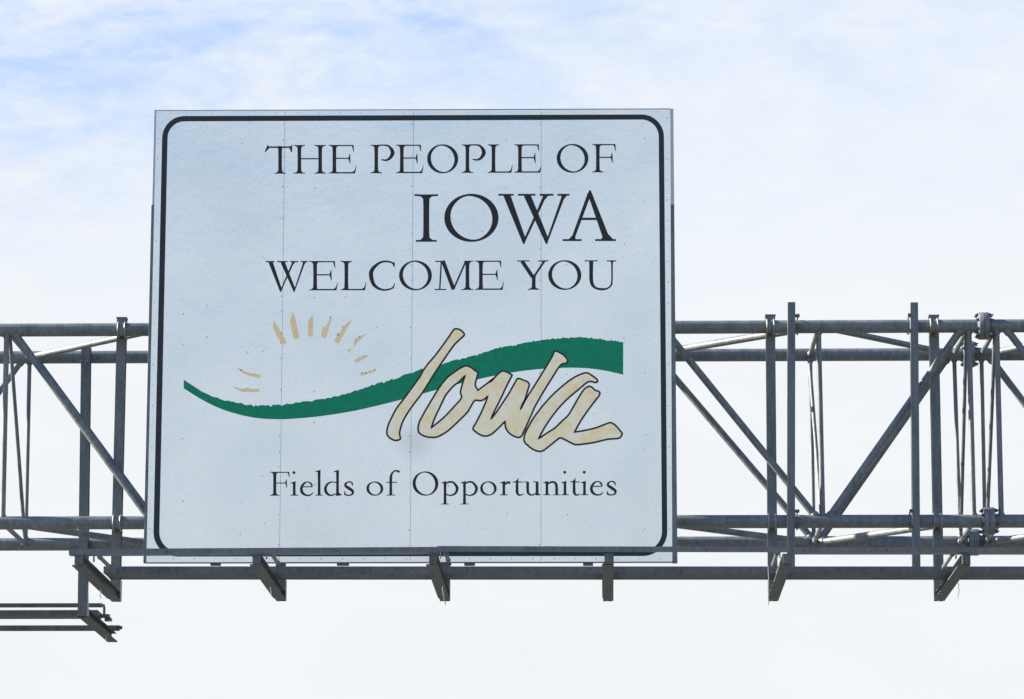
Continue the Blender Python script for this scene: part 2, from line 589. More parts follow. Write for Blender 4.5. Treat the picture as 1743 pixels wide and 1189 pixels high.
# ------------------------------------------------------------------ catwalk under the sign
A0 = P(176, 975.3, -0.76)
B0 = P(2150, 975.6, -0.76)
cat = thing('catwalk', A0, 'long narrow dark catwalk lying on the bracket arms below the white sign', 'catwalk')
dx = (B0 - A0).normalized()
LEN = (B0 - A0).length
fh = 0.066
for nm, y_, sg in (('front_channel', 0.0, 1), ('rear_channel', 0.455, -1)):
    m = MB()
    pr = [(0, 0), (0.035 * sg, 0), (0.035 * sg, .006), (.006 * sg, .006), (.006 * sg, fh - .006), (.035 * sg, fh - .006), (.035 * sg, fh), (0, fh)]
    st = A0 + Yv * (y_ if sg > 0 else y_)
    m.prism(pr, st, st + dx * LEN, Yv, Z)
    m.build(nm, M['deck'], cat)
# deck planks between the channels, butt jointed
npl = 8
pl_len = LEN / npl
for i in range(npl):
    m = MB()
    s0 = A0 + dx * (i * pl_len + .002) + Yv * .0
    s1 = A0 + dx * ((i + 1) * pl_len - .002)
    m.prism([(.036, .004), (.419, .004), (.419, .03), (.036, .03)], s0, s1, Yv, Z)
    m.build('deck_plank', M['deck'], cat)
sm = MB()
n_s = int(LEN / 0.13)
for i in range(n_s):
    c = A0 + dx * (0.06 + i * 0.13) + Z * (fh - .018) - Yv * 0.003
    sm.tube([c, c + Yv * .004], 0.006, 6)
sm.build('channel_bolts', M['bolt'], cat, kind='stuff')

# ------------------------------------------------------------------ rails on the arm ends
def angle_rail(name, a, b, Y, face, depth, label, cat_, grp, mat, z0=0, notch=False):
    """a, b pixel ends of the lower front edge"""
    A, B = P(*a, Y), P(*b, Y)
    t = thing(name, A, label, cat_, grp)
    m = MB()
    if depth > 0:
        pr = [(0, 0), (depth, 0), (depth, .008), (.008, .008), (.008, face), (0, face)]
    else:
        pr = [(0, 0), (.012, 0), (.012, face), (0, face)]
    m.prism(pr, A, B, Yv, Z)
    m.build('bar', mat, t)
    n = MB()
    L = (B - A).length
    d = (B - A).normalized()
    k = 0.9
    while k < L:
        c = A + d * k + Z * face * .45
        n.tube([c - Yv * .010, c + Yv * .002], 0.009, 6)
        k += 1.55
    n.build('bolts', M['bolt'], t, kind='stuff')
    return t


GR = 'rails along the ends of the bracket arms'
r1 = angle_rail('arm_rail', (117, 943.6), (746, 940), -1.95, .052, .115, 'steel rail starting left of the white sign and crossing its lower left edge', 'rail', GR, M['beam'])
r2 = angle_rail('arm_rail', (744, 938.2), (1346, 939.6), -1.99, .050, 0.0, 'thin flat rail crossing the lower right half of the white sign', 'rail', GR, M['beam'])
r3 = angle_rail('arm_rail', (1340, 940.2), (2150, 940.6), -1.95, .048, .13, 'steel rail right of the white sign passing below the thin uprights', 'rail', GR, M['beam'])

# ------------------------------------------------------------------ rear post with its own arm (lower left)
YP2 = YR - CR - 0.055
A, B = P(147, 590, YP2), P(141, 1051, YP2)
t = thing('rear_bracket', (B.x, YP2, B.z), 'long post on the far side of the truss at lower left, its arm reaching away', 'bracket')
beam_between('post', A, B, ibeam(0.094, 0.10, 0.011), t, M['beam'])
zb = B.z
m = MB()
y0, y1 = YP2 - .05, 3.80
xa = B.x + .02
m.prism([(-.06, 0), (.045, 0), (.045, .01), (-.06, .01)], Vector((xa, y0, zb)), Vector((xa, y1, zb)), X, Z)
m.prism([(-.006, 0), (.006, 0), (.006, .078), (-.006, .078)], Vector((xa - .02, y0 + .1, zb + .01)), Vector((xa - .02, y1 - .04, zb + .01)), X, Z)
m.prism([(-.05, 0), (.03, 0), (.03, .01), (-.05, .01)], Vector((xa, y0 + .1, zb + .088)), Vector((xa, y1 - .02, zb + .088)), X, Z)
m.build('arm', M['deck'], t)
g = MB(); g.prism([(0, 0), (.10, 0), (.0, .32)], Vector((B.x + .047, 0, zb + .01)), Vector((B.x + .055, 0, zb + .01)), Yv, Z)
for i in range(len(g.v)): g.v[i].y += YP2 - .05
g.build('gusset_plate', M['rod'], t)
w = MB(); w.tube([P(180.5, 1077, 2.9), P(181, 1084, 2.9), P(180, 1093, 2.9)], .004, 6)
w.build('loose_wire', M['rod'], t, True)
bm2 = MB()
c = cp('rt', 147)
for sx in (-.032, .032):
    bm2.tube([Vector((c.x + sx, YP2 - .066, c.z - .075)), Vector((c.x + sx, YP2 - .045, c.z - .075))], .012, 6)
    bm2.tube([Vector((c.x + sx, YP2 - .066, c.z + .075)), Vector((c.x + sx, YP2 - .045, c.z + .075))], .012, 6)
bm2.build('post_bolts', M['rod'], t, kind='stuff')

GR2 = 'rails of the far walkway at lower left'
def box_rail(a, b, Y, h_, d_, label, wall=.008):
    A, B = P(*a, Y), P(*b, Y)
    t = thing('walkway_rail', A, label, 'rail', GR2)
    m = MB(); m.prism([(0, 0), (d_, 0), (d_, h_), (0, h_)], A, B, Yv, Z)
    m.build('bar', M['deck'], t)
    return t, A, B
t1, a1, b1 = box_rail((-500, 1033.8), (174, 1033), 2.75, .042, .03, 'thin uppermost rail at the lower left, ending in a hooked tip')
hk = MB(); hk.tube([b1 + Z * .02 - X * .01, b1 + Z * .022 + X * .015, b1 + X * .022 - Z * .01, b1 + X * .022 - Z * .075], .014, 8)
hk.build('hooked_end', M['beam'], t1, True)
t2, a2, b2 = box_rail((-500, 1048.3), (166, 1047), 2.25, .056, .30, 'widest rail, middle of the three at the lower left')
st = MB()
st.box(b2 + Vector((.05, .22, .020)), (.09, .10, .03)); st.box(b2 + Vector((.075, .27, -.012)), (.07, .08, .03))
st.build('end_clamp', M['beam'], t2)
t3, a3, b3 = box_rail((-500, 1073.8), (203, 1073), 3.62, .058, .035, 'lowest rail at the lower left, its end past the arm')
eb = MB(); eb.box(b3 + Vector((.008, -.012, .03)), (.05, .02, .035)); eb.build('end_lug', M['bolt'], t3)

# ------------------------------------------------------------------ the sign
sign = thing('welcome_sign', P(700, 957, 0.0), 'large white welcome sign with black lettering and green swoosh, mounted on the overhead truss', 'sign')
TL, TR_, BL, BR_ = (266, 188.3), (1140.8, 185.6), (249, 956.8), (1144.5, 955.6)


def lerp(a, b, t): return (a[0] + (b[0] - a[0]) * t, a[1] + (b[1] - a[1]) * t)


def S(px, py, off=0.0):
    """a point on the sign face; off = metres in front of it"""
    return P(px, py, 0.0) - Yv * off


def edge_y(px, top):
    if top: return TL[1] + (TR_[1] - TL[1]) * (px - TL[0]) / (TR_[0] - TL[0])
    return BL[1] + (BR_[1] - BL[1]) * (px - BL[0]) / (BR_[0] - BL[0])


seams = [(TL[0], BL[0]), (485.2, 475.6), (704, 698), (921.2, 921), (TR_[0], BR_[0])]


def slab(name, quad, y0, y1, mat, parent, bevel=.0008):
    """quad of 4 px corners (TL,TR,BR,BL); front at y0, back at y1"""
    f = [P(*q, 0.0) for q in quad]
    cx = sum(p.x for p in f) / 4; cz = sum(p.z for p in f) / 4
    v = [Vector((p.x, y0 + bevel * 2, p.z)) for p in f]
    v += [Vector((p.x + math.copysign(bevel, cx - p.x), y0, p.z + math.copysign(bevel, cz - p.z))) for p in f]
    v += [Vector((p.x, y1, p.z)) for p in f]
    fc = [(4, 5, 6, 7), (11, 10, 9, 8)]
    for i in range(4):
        j = (i + 1) % 4
        fc += [(i, j, 4 + j, 4 + i), (8 + i, 8 + j, j, i)]
    m = MB(); m.add(v, fc)
    return m.build(name, mat, parent)


gp = 0.17
for i in range(4):
    a, b = seams[i], seams[i + 1]
    ga = gp if i > 0 else 0; gb = gp if i < 3 else 0
    q = [(a[0] + ga, edge_y(a[0], True)), (b[0] - gb, edge_y(b[0], True)), (b[1] - gb, edge_y(b[1], False)), (a[1] + ga, edge_y(a[1], False))]
    slab('panel', q, 0.0, 0.012, M['sheet'], sign, .0006)
q = [(TL[0] + 2, TL[1] + 2), (TR_[0] - 2, TR_[1] + 2), (BR_[0] - 2, BR_[1] - 2), (BL[0] + 2, BL[1] - 2)]
slab('seam_backing', q, 0.0125, 0.016, M['gap'], sign)
# edge trims
def at_y(p, q, y):
    return (p[0] + (q[0] - p[0]) * (y - p[1]) / (q[1] - p[1]), y)
LO = ((262.6, 186.5), (244.2, 957.6)); LI = ((265.9, 187), (248.9, 957))
RI = ((1140.9, 186), (1144.6, 956)); RO = ((1146.2, 184.6), (1153.2, 957.5))
slab('edge_trim', [at_y(*LO, 186.5), at_y(*LI, 186.5), at_y(*LI, 348), at_y(*LO, 348)], -.002, .03, M['sheet_trim'], sign)
q = [at_y(*LO, 348.4), at_y(*LI, 348.4), at_y(*LI, 957.4), at_y(*LO, 957.4)]
q[0] = (q[0][0] - 1.2, q[0][1]); q[3] = (q[3][0] - .4, q[3][1])
slab('edge_trim', q, .002, .06, M['tube'], sign).__setitem__('label', 'dark grey lower edge trim')
slab('edge_trim', [at_y(*RI, 184.6), at_y(*RO, 184.6), at_y(*RO, 348), at_y(*RI, 348)], -.002, .03, M['sheet_trim'], sign)
q = [at_y(*RI, 348.4), at_y(*RO, 348.4), at_y(*RO, 957.4), at_y(*RI, 957.4)]
slab('edge_trim', q, .002, .06, M['tube'], sign).__setitem__('label', 'dark grey lower edge trim')
q = [(262.8, 186.6), (1141, 184.2), (1141, 185.9), (266, 188.6)]
q = [(266, 187.0), (1140.9, 184.3), (1140.9, 185.5), (266, 188.2)]
slab('top_edge_strip', q, 0.0, .03, M['tube'], sign)
q = [(249, 956.9), (1144.5, 955.7), (1144.5, 957.2), (249, 958.4)]
slab('bottom_edge_strip', q, 0.001, .03, M['tube'], sign)
# vertical stiffeners on the back, their feet show under the sign
for xt, xb, wd in ((374, 366, 17), (486, 477.5, 16), (592, 583, 20), (762, 759, 17), (802, 799, 18), (1000, 1001, 17)):
    q = [(xt - wd / 2, 189), (xt + wd / 2, 189), (xb + wd / 2, 960.8), (xb - wd / 2, 960.8)]
    slab('stiffener', q, .018, .09, M['deck'], sign)
for yy in (300, 560, 820):
    A, B = P(lerp(LO[0], LO[1], (yy - 187) / 770)[0] + 14, yy, .15), P(1130, yy - 2, .15)
    m = MB(); m.prism([(-.055, -.04), (.045, -.04), (.045, .04), (-.055, .04)], A, B, Yv, Z)
    m.build('wind_beam', M['beam'], sign)

# ---- flat film on the face
def film(name, polys, off, mat, parent, kind=None):
    """polys = list of (outer, [holes]) in photo pixels; each next one a hair further out"""
    m = MB()
    for i, (outer, holes) in enumerate(polys):
        lists = [[Vector((x, -y, 0)) for x, y in outer]] + [[Vector((x, -y, 0)) for x, y in hh] for hh in holes]
        tris = tessellate_polygon(lists)
        allp = [p for l in lists for p in l]
        v = [S(p.x, -p.y, off + i * 0.00012) for p in allp]
        f = []
        for tr in tris:
            a, b, c = [allp[k] for k in tr]
            if abs((b - a).cross(c - a).z) < 1e-9: continue
            if (b - a).cross(c - a).z > 0: f.append(tuple(tr))
            else: f.append((tr[0], tr[2], tr[1]))
        m.add(v, f)
    o = link(name, m.v, m.f, mat, parent, kind=kind)
    return o


def catmull(pts, closed=False, sub=6):
    n = len(pts)
    out = []
    rng = range(n if closed else n - 1)
    for i in rng:
        p0 = pts[(i - 1) % n] if closed or i > 0 else pts[0]
        p1 = pts[i]; p2 = pts[(i + 1) % n]
        p3 = pts[(i + 2) % n] if closed or i + 2 < n else pts[-1]
        for k in range(sub):
            t = k / sub
            out.append(tuple(0.5 * ((2 * p1[j]) + (-p0[j] + p2[j]) * t + (2 * p0[j] - 5 * p1[j] + 4 * p2[j] - p3[j]) * t * t
                                    + (-p0[j] + 3 * p1[j] - 3 * p2[j] + p3[j]) * t ** 3) for j in range(len(p1))))
    if not closed: out.append(tuple(pts[-1]))
    return out


def brush(pts, smooth=True, closed=False):
    """pts = (x, y, width) -> outline polygon(s)"""
    c = catmull(pts, closed, 7) if smooth else [tuple(p) for p in pts]
    n = len(c)
    L, Rr = [], []
    for i, p in enumerate(c):
        a = c[(i - 1) % n] if closed or i > 0 else c[i]
        b = c[(i + 1) % n] if closed or i < n - 1 else c[i]
        dx_, dy_ = b[0] - a[0], b[1] - a[1]
        l = math.hypot(dx_, dy_) or 1
        nx, ny = -dy_ / l, dx_ / l
        w_ = max(p[2], .3) / 2
        L.append((p[0] + nx * w_, p[1] + ny * w_)); Rr.append((p[0] - nx * w_, p[1] - ny * w_))
    if closed:
        def area(q): return abs(sum(q[i][0] * q[(i + 1) % len(q)][1] - q[(i + 1) % len(q)][0] * q[i][1] for i in range(len(q))))
        return (L, [Rr]) if area(L) > area(Rr) else (Rr, [L])
    return (L + Rr[::-1], [])


def letter(ch, x0, x1, yt, yb, H=None):
    """old-style roman letter fitted to its box; yt/yb = cap top and baseline
    (x-height letters get their own yt)"""
    w = x1 - x0; h = yb - yt
    H = H or h                       # cap height that sets the stroke weights
    TH, TN, SF = H * .134, H * .040, H * .038
    out = []
    def ux(u): return x0 + u * w
    def vy(v): return yt + v * h
    def stem(u, v0=0., v1=1., t=TH, top=(1, 1), bot=(1, 1), px=None):
        x = px if px is not None else ux(u)
        a, b = vy(v0), vy(v1)
        out.append(brush([(x, a, t * 1.12), (x, a + (b - a) * .2, t * .97), (x, a + (b - a) * .5, t * .93), (x, a + (b - a) * .8, t * .97), (x, b, t * 1.12)], True))
        for (l, r), yy, s in ((top, a, 1), (bot, b, -1)):
            if l or r: serif(x, yy, l, r, s, t)
    def serif(x, yy, l, r, s, t=TH):
        e = H * .135
        y_ = yy + s * SF * .5
        xl = x - t / 2 - e * l; xr = x + t / 2 + e * r
        out.append(brush([(xl, y_ - s * SF * .25, SF * .75), (x, y_ + s * SF * .15, SF * 1.1), (xr, y_ - s * SF * .25, SF * .75)], False))
        for q, k in ((-1, l), (1, r)):
            if k:
                xe = x + q * t / 2
                out.append(([(xe - q * t * .2, y_), (xe + q * e * .6 * k, y_), (xe, y_ + s * H * .07), (xe - q * t * .2, y_ + s * H * .07)], []))
    def bar(u0, u1, v, t=TN):
        out.append(brush([(ux(u0), vy(v), t), (ux(u1), vy(v), t)], False))
    def line(u0, v0, u1, v1, t0, t1=None):
        out.append(brush([(ux(u0), vy(v0), t0), (ux(u1), vy(v1), t1 or t0)], False))
    def blade(u, v0, v1, t, slant=0.0):
        """tapered end serif of an arm: thick at v0, pointed at v1"""
        x = ux(u)
        out.append(([(x - t, vy(v0)), (x, vy(v0)), (x + slant * H, vy(v1)), (x + slant * H - t * .28, vy(v1))], []))
    def ring(xa, xb, ya, yb_, tk, tn, tilt=-.18, n=40, gap=None):
        cx, cy = (xa + xb) / 2, (ya + yb_) / 2
        rx, ry = (xb - xa) / 2, (yb_ - ya) / 2
        o_, i_ = [], []
        for k in range(n):
            an = 2 * math.pi * k / n
            o_.append((cx + rx * math.cos(an), cy + ry * math.sin(an)))
            ww = tn + (tk - tn) * abs(math.cos(an - tilt)) ** 1.4
            i_.append((cx + (rx - ww) * math.cos(an), cy + (ry - ww if abs(math.sin(an)) > .7 else ry - ww) * math.sin(an)))
        # inner outline from true normals offset
        i_ = []
        for k in range(n):
            an = 2 * math.pi * k / n
            nx, ny = math.cos(an) / rx, math.sin(an) / ry
            l = math.hypot(nx, ny)
            ww = tn + (tk - tn) * abs(math.cos(an - tilt)) ** 1.4
            i_.append((cx + rx * math.cos(an) - nx / l * ww, cy + ry * math.sin(an) - ny / l * ww))
        out.append((o_, [i_]))
    def dot(cx, cy, r):
        out.append(([(cx + r * math.cos(k * math.pi / 8), cy + r * math.sin(k * math.pi / 8)) for k in range(16)], []))
    eh = H * .135
    su = (eh + TH / 2) / w                # stem centre for a left serifed stem
    if ch == 'T':
        stem(.55, .03, 1, top=(0, 0))
        out.append(brush([(ux(.07), vy(.06), TN * 1.3), (ux(.5), vy(.075), TN * 1.4), (ux(.95), vy(.06), TN * 1.3)], True))
        out.append(([(ux(.11), vy(-.04)), (ux(.13), vy(.09)), (ux(.17), vy(.10)), (ux(.0), vy(.26)), (ux(-.01), vy(.24))], []))
        out.append(([(ux(.985), vy(-.04)), (ux(.985), vy(.24)), (ux(.955), vy(.25)), (ux(.875), vy(.09)), (ux(.93), vy(.05))], []))
    elif ch == 'I':
        stem(.5, top=(1, 1))
        out.append(brush([(x0, vy(.012), SF), (ux(.5), vy(.03), SF), (x1, vy(.012), SF)], False))
        out.append(brush([(x0 + w * .06, vy(.985), SF), (x1 - w * .06, vy(.985), SF)], False))
    elif ch == 'H':
        stem(su); stem(1 - su); bar(su, 1 - su, .48)
    elif ch in 'EF':
        s_ = su if ch == 'E' else su * .95
        top_u = .90 if ch == 'E' else .99
        stem(s_, bot=(1, 1 if ch == 'F' else 0)); bar(s_, top_u, .02)
        blade(top_u, .0, .235, TH * .55, .015)
        mid_u = .775 if ch == 'E' else .86
        bar(s_, mid_u - .02, .47); out.append(([(ux(mid_u), vy(.30)), (ux(mid_u) - H * .012, vy(.30)), (ux(mid_u) - TH * .5, vy(.455)), (ux(mid_u) - TH * .45, vy(.49)), (ux(mid_u) - H * .01, vy(.66)), (ux(mid_u) + H * .012, vy(.66))], []))
        if ch == 'E':
            bar(s_, .93, .978, TN * 1.15)
            out.append(([(ux(1.0), vy(.73)), (ux(.985), vy(.73)), (ux(.93), vy(.90)), (ux(.84), vy(.965)), (ux(.84), vy(.998)), (ux(.955), vy(.998))], []))
    elif ch == 'L':
        stem(su + .02, bot=(1, 0)); bar(su, .93, .978, TN * 1.15)
        out.append(([(ux(1.0), vy(.72)), (ux(.985), vy(.72)), (ux(.92), vy(.90)), (ux(.82), vy(.965)), (ux(.82), vy(.998)), (ux(.95), vy(.998))], []))
    elif ch == 'P':
        stem(su)
        xs = ux(su)
        out.append(brush([(xs, vy(.02), TN), (ux(.60), vy(.012), TN * 1.2), (ux(.80), vy(.07), TH * .6), (ux(.935), vy(.27), TH * 1.03), (ux(.83), vy(.46), TH * .75), (ux(.66), vy(.54), TN * 1.6), (ux(.46), vy(.52), TN * 1.0)], True))
    elif ch == 'O':
        ring(x0, x1, yt - h * .012, yb + h * .012, TH * 1.02, TN * 1.05)
    elif ch == 'C':
        out.append(brush([(ux(.965), vy(.09), TN * 1.2), (ux(.72), vy(.02), TN * 1.5), (ux(.42), vy(.06), TH * .55), (ux(.13), vy(.30), TH * 1.0), (ux(.095), vy(.55), TH * 1.08), (ux(.22), vy(.84), TH * .85), (ux(.50), vy(.985), TN * 1.7), (ux(.76), vy(.975), TN * 1.4), (ux(.95), vy(.90), TN * 1.1)], True))
        out.append(([(ux(.90), vy(.04)), (ux(.985), vy(.055)), (ux(.985), vy(.21)), (ux(.955), vy(.21)), (ux(.86), vy(.06))], []))
        out.append(([(ux(1.0), vy(.76)), (ux(.975), vy(.76)), (ux(.90), vy(.88)), (ux(.84), vy(.94)), (ux(.93), vy(.95))], []))
    elif ch == 'W':
        p = H * .015
        th_ = TH * 1.13
        for ua, ub, uc in ((.115, .36, .655), (.40, .68, .915)):
            xa, xb = ux(ua), ux(ub)
            out.append(([(xa - th_ / 2, vy(.01)), (xa + th_ / 2, vy(.01)), (xb + th_ * .18, vy(.89)), (xb + th_ * .12, vy(1.02)), (xb - th_ * .14, vy(1.02))], []))
            out.append(([(xb + th_ * .10, vy(1.0)), (xb + th_ * .06, vy(.90)), (ux(uc) - TN * .8, vy(.03)), (ux(uc) + TN * .9, vy(.03))], []))
        for a, b in ((.0, .215), (.275, .52), (.58, .775), (.83, 1.0)): bar(a, b, .015, SF)
        for c in (.665, .925):
            out.append(([(ux(c - .045), vy(.02)), (ux(c + .045), vy(.02)), (ux(c + .0), vy(.10)), (ux(c - .035), vy(.14))], []))
    elif ch == 'A':
        th_ = TH * 1.04
        out.append(([(ux(.495), vy(.0)), (ux(.53), vy(.0)), (ux(.835) + th_ / 2, vy(.99)), (ux(.835) - th_ / 2, vy(.99)), (ux(.50), vy(.16)), (ux(.475), vy(.07))], []))
        line(.505, .06, .185, .98, TN * 1.8, TN * 1.6)
        out.append(([(ux(.475), vy(.055)), (ux(.50), vy(.0)), (ux(.53), vy(.0)), (ux(.56), vy(.10)), (ux(.49), vy(.14))], []))
        bar(.33, .69, .565, TN * 1.15)
        bar(.0, .36, .985, SF); bar(.61, 1.0, .985, SF)
        out.append(([(ux(.11), vy(.975)), (ux(.25), vy(.975)), (ux(.23), vy(.89)), (ux(.20), vy(.87))], []))
        out.append(([(ux(.72), vy(.975)), (ux(.955), vy(.975)), (ux(.85), vy(.86)), (ux(.78), vy(.86))], []))
    elif ch == 'M':
        xl, xr = .135, .845
        line(.175, .02, xl, .98, TN * 1.3); bar(.0, .30, .985, SF)
        line(.215, .0, .485, .97, TH * 1.0); line(.485, .985, .80, .03, TN * 1.5)
        out.append(([(ux(.41), vy(.85)), (ux(.54), vy(.85)), (ux(.485), vy(1.0)), (ux(.465), vy(1.0))], []))
        stem(xr, top=(0, 1)); bar(.02, .24, .02, SF)
        bar(.76, .86, .02, SF)
    elif ch == 'Y':
        line(.16, .02, .50, .56, TH * .98); line(.55, .54, .87, .03, TN * 1.8)
        stem(.535, .52, 1, top=(0, 0)); bar(.0, .40, .012, SF); bar(.68, 1.0, .012, SF)
        out.append(([(ux(.78), vy(.015)), (ux(.94), vy(.015)), (ux(.84), vy(.10))], []))
    elif ch == 'U':
        xs = su + .02
        x_ = ux(xs); xr = ux(.865)
        out.append(brush([(x_, vy(.0), TH * 1.1), (x_, vy(.3), TH * .98), (x_ + .0, vy(.62), TH * .98), (ux(xs + .035), vy(.82), TH * .85), (ux(xs + .14), vy(.945), TH * .6), (ux(.53), vy(.99), TN * 2.0), (ux(.71), vy(.965), TN * 1.5), (ux(.84), vy(.84), TN * 1.5), (xr, vy(.62), TN * 1.4), (xr, vy(.3), TN * 1.4), (xr, vy(0), TN * 1.7)], True))
        bar(.0, .41, .015, SF); bar(.70, 1.0, .015, SF)
        out.append(([(ux(.80), vy(.02)), (ux(.93), vy(.02)), (ux(.88), vy(.10)), (ux(.85), vy(.10))], []))
    # ---- lower case (yt = x-height line unless noted)
    else:
        T2, N2 = H * .116, H * .043
        def lstem(px, ya, yb_, flag=True, bot=True, t=T2):
            out.append(brush([(px, ya, t * 1.02), (px, (ya + yb_) / 2, t * .93), (px, yb_, t * 1.05)], True))
            if flag:
                out.append(([(px + t / 2, ya - H * .045), (px + t / 2, ya + H * .06), (px - t / 2, ya + H * .06), (px - t / 2 - H * .10, ya + H * .045), (px - t / 2 - H * .10, ya + H * .025)], []))
            if bot:
                e = H * .105
                out.append(brush([(px - t / 2 - e, yb_ - SF * .4, SF * .8), (px, yb_ - SF * .55, SF * 1.2), (px + t / 2 + e, yb_ - SF * .4, SF * .8)], False))
        xh = H * .575
        xt = yb - xh
        if ch == 'i':
            px = (x0 + x1) / 2 + H * .01
            lstem(px, xt + H * .02, yb); dot(px - H * .01, yb - H * .955, H * .062)
        elif ch == 'l':
            lstem((x0 + x1) / 2 + H * .01, yb - H * 1.03, yb)
        elif ch == 'o':
            ring(x0, x1, xt - H * .01, yb + H * .01, T2, N2 * .95)
        elif ch == 'e':
            out.append(brush([(ux(.12), yb - xh * .63, N2), (ux(.5), yb - xh * .635, N2), (ux(.93), yb - xh * .64, N2)], False))
            out.append(brush([(ux(.90), yb - xh * .65, N2 * 1.3), (ux(.82), yb - xh * .86, N2 * 1.7), (ux(.58), yb - xh * .985, N2), (ux(.30), yb - xh * .88, T2 * .7), (ux(.10), yb - xh * .55, T2 * .98), (ux(.18), yb - xh * .20, T2 * 1.0), (ux(.50), yb - xh * .02, T2 * .6), (ux(.80), yb - xh * .06, N2 * 1.3), (ux(.99), yb - xh * .24, N2 * .7)], True))
        elif ch == 'd':
            px = ux(.78)
            lstem(px, yb - H * 1.03, yb, True, False)
            out.append(([(px - T2 / 2, yb - H * .12), (px + T2 / 2, yb - H * .12), (px + T2 / 2 + H * .12, yb - H * .035), (px + T2 / 2 + H * .12, yb - H * .015), (px - T2 * .5, yb + H * .02)], []))
            out.append(brush([(px, yb - xh * .90, N2), (ux(.50), yb - xh * .985, N2 * 1.1), (ux(.22), yb - xh * .85, T2 * .7), (ux(.075), yb - xh * .5, T2), (ux(.17), yb - xh * .16, T2 * .95), (ux(.42), yb - xh * .02, N2 * 1.5), (px, yb - xh * .17, N2)], True))
        elif ch == 's':
            out.append(brush([(ux(.83), yb - xh * .80, N2 * 1.2), (ux(.70), yb - xh * .96, N2 * 1.4), (ux(.44), yb - xh * .985, N2 * 1.2), (ux(.18), yb - xh * .86, T2 * .72), (ux(.20), yb - xh * .68, T2 * .95), (ux(.55), yb - xh * .50, T2 * 1.1), (ux(.86), yb - xh * .30, T2 * .95), (ux(.80), yb - xh * .10, T2 * .65), (ux(.50), yb - xh * .01, N2 * 1.2), (ux(.22), yb - xh * .05, N2 * 1.5), (ux(.08), yb - xh * .20, N2 * 1.5)], True))
            out.append(([(ux(.04), yb - xh * .33), (ux(.09), yb - xh * .33), (ux(.19), yb - xh * .10), (ux(.06), yb + H * .0)], []))
            out.append(([(ux(.89), yb - xh * .68), (ux(.84), yb - xh * .68), (ux(.74), yb - xh * .90), (ux(.87), yb - xh * .96)], []))
        elif ch == 'f':
            px = ux(.33)
            out.append(brush([(ux(.97), yb - H * .97, T2 * .85), (ux(.80), yb - H * 1.02, T2 * .65), (ux(.58), yb - H * 1.01, N2 * 1.4), (ux(.39), yb - H * .88, T2 * .8), (px, yb - H * .70, T2 * .98), (px, yb - H * .4, T2 * .95), (px, yb, T2 * 1.03)], True))
            e = H * .11
            out.append(brush([(px - T2 / 2 - e, yb - SF * .4, SF * .8), (px, yb - SF * .55, SF * 1.2), (px + T2 / 2 + e * 1.2, yb - SF * .4, SF * .8)], False))
            out.append(brush([(ux(.0), xt + SF * .7, SF * .9), (ux(.78), xt + SF * .7, SF * 1.1)], False))
        elif ch == 'p':
            px = ux(.255); yd = yb + H * .375
            lstem(px, xt + H * .02, yd, True, True)
            out.append(brush([(px, yb - xh * .82, N2 * 1.1), (ux(.48), yb - xh * .96, N2 * 1.7), (ux(.72), yb - xh * .93, T2 * .7), (ux(.935), yb - xh * .55, T2 * 1.02), (ux(.84), yb - xh * .16, T2 * .8), (ux(.56), yb - xh * .0, N2 * 1.3), (px, yb - xh * .10, N2 * 1.3)], True))
        elif ch == 'r':
            px = ux(.40)
            lstem(px, xt + H * .02, yb)
            out.append(brush([(px, yb - xh * .66, N2), (ux(.60), yb - xh * .87, N2 * 1.8), (ux(.80), yb - xh * .93, T2 * .9), (ux(.96), yb - xh * .88, T2 * .8)], True))
        elif ch == 't':
            px = ux(.40)
            out.append(brush([(px, xt - H * .02, T2 * .9), (px, yb - xh * .5, T2), (px + H * .005, yb - xh * .2, T2), (ux(.55), yb - xh * .03, T2 * .7), (ux(.75), yb - xh * .02, N2 * 1.3), (ux(.98), yb - xh * .10, N2 * .7)], True))
            out.append(([(px + T2 / 2, xt - H * .16), (px + T2 / 2, xt + SF), (ux(.0), xt + SF * 1.1), (ux(.0), xt + SF * .5), (px - T2 * .3, xt - H * .03)], []))
            out.append(brush([(px, xt + SF * .7, SF * 1.1), (ux(.92), xt + SF * .7, SF * 1.1)], False))
        elif ch == 'u':
            xl, xr = ux(.235), ux(.80)
            out.append(brush([(xl, xt + H * .02, T2), (xl, yb - xh * .45, T2 * .95), (ux(.26), yb - xh * .18, T2 * .9), (ux(.42), yb - xh * .02, T2 * .6), (ux(.60), yb - xh * .05, N2 * 1.3), (xr, yb - xh * .20, N2)], True))
            out.append(brush([(xr, xt + H * .0, T2), (xr, yb - H * .0, T2 * 1.05)], False))
            out.append(brush([(ux(.0), xt + SF * .5, SF), (xl, xt + SF * .5, SF)], False))
            out.append(brush([(ux(.56), xt + SF * .5, SF), (xr, xt + SF * .5, SF)], False))
            out.append(([(xr - T2 / 2, yb - H * .08), (xr + T2 / 2, yb - H * .08), (x1, yb - SF * .9), (x1, yb - SF * .2), (xr - T2 / 2, yb + H * .012)], []))
        elif ch == 'n':
            xl, xr = ux(.25), ux(.79)
            lstem(xl, xt + H * .02, yb)
            out.append(brush([(xl, yb - xh * .74, N2), (ux(.43), yb - xh * .92, N2 * 1.7), (ux(.62), yb - xh * .95, T2 * .75), (ux(.76), yb - xh * .80, T2 * .95), (xr, yb - xh * .5, T2 * .98), (xr, yb, T2 * 1.03)], True))
            e = H * .105
            out.append(brush([(xr - T2 / 2 - e, yb - SF * .4, SF * .8), (xr + T2 / 2 + e, yb - SF * .4, SF * .8)], False))
    return out


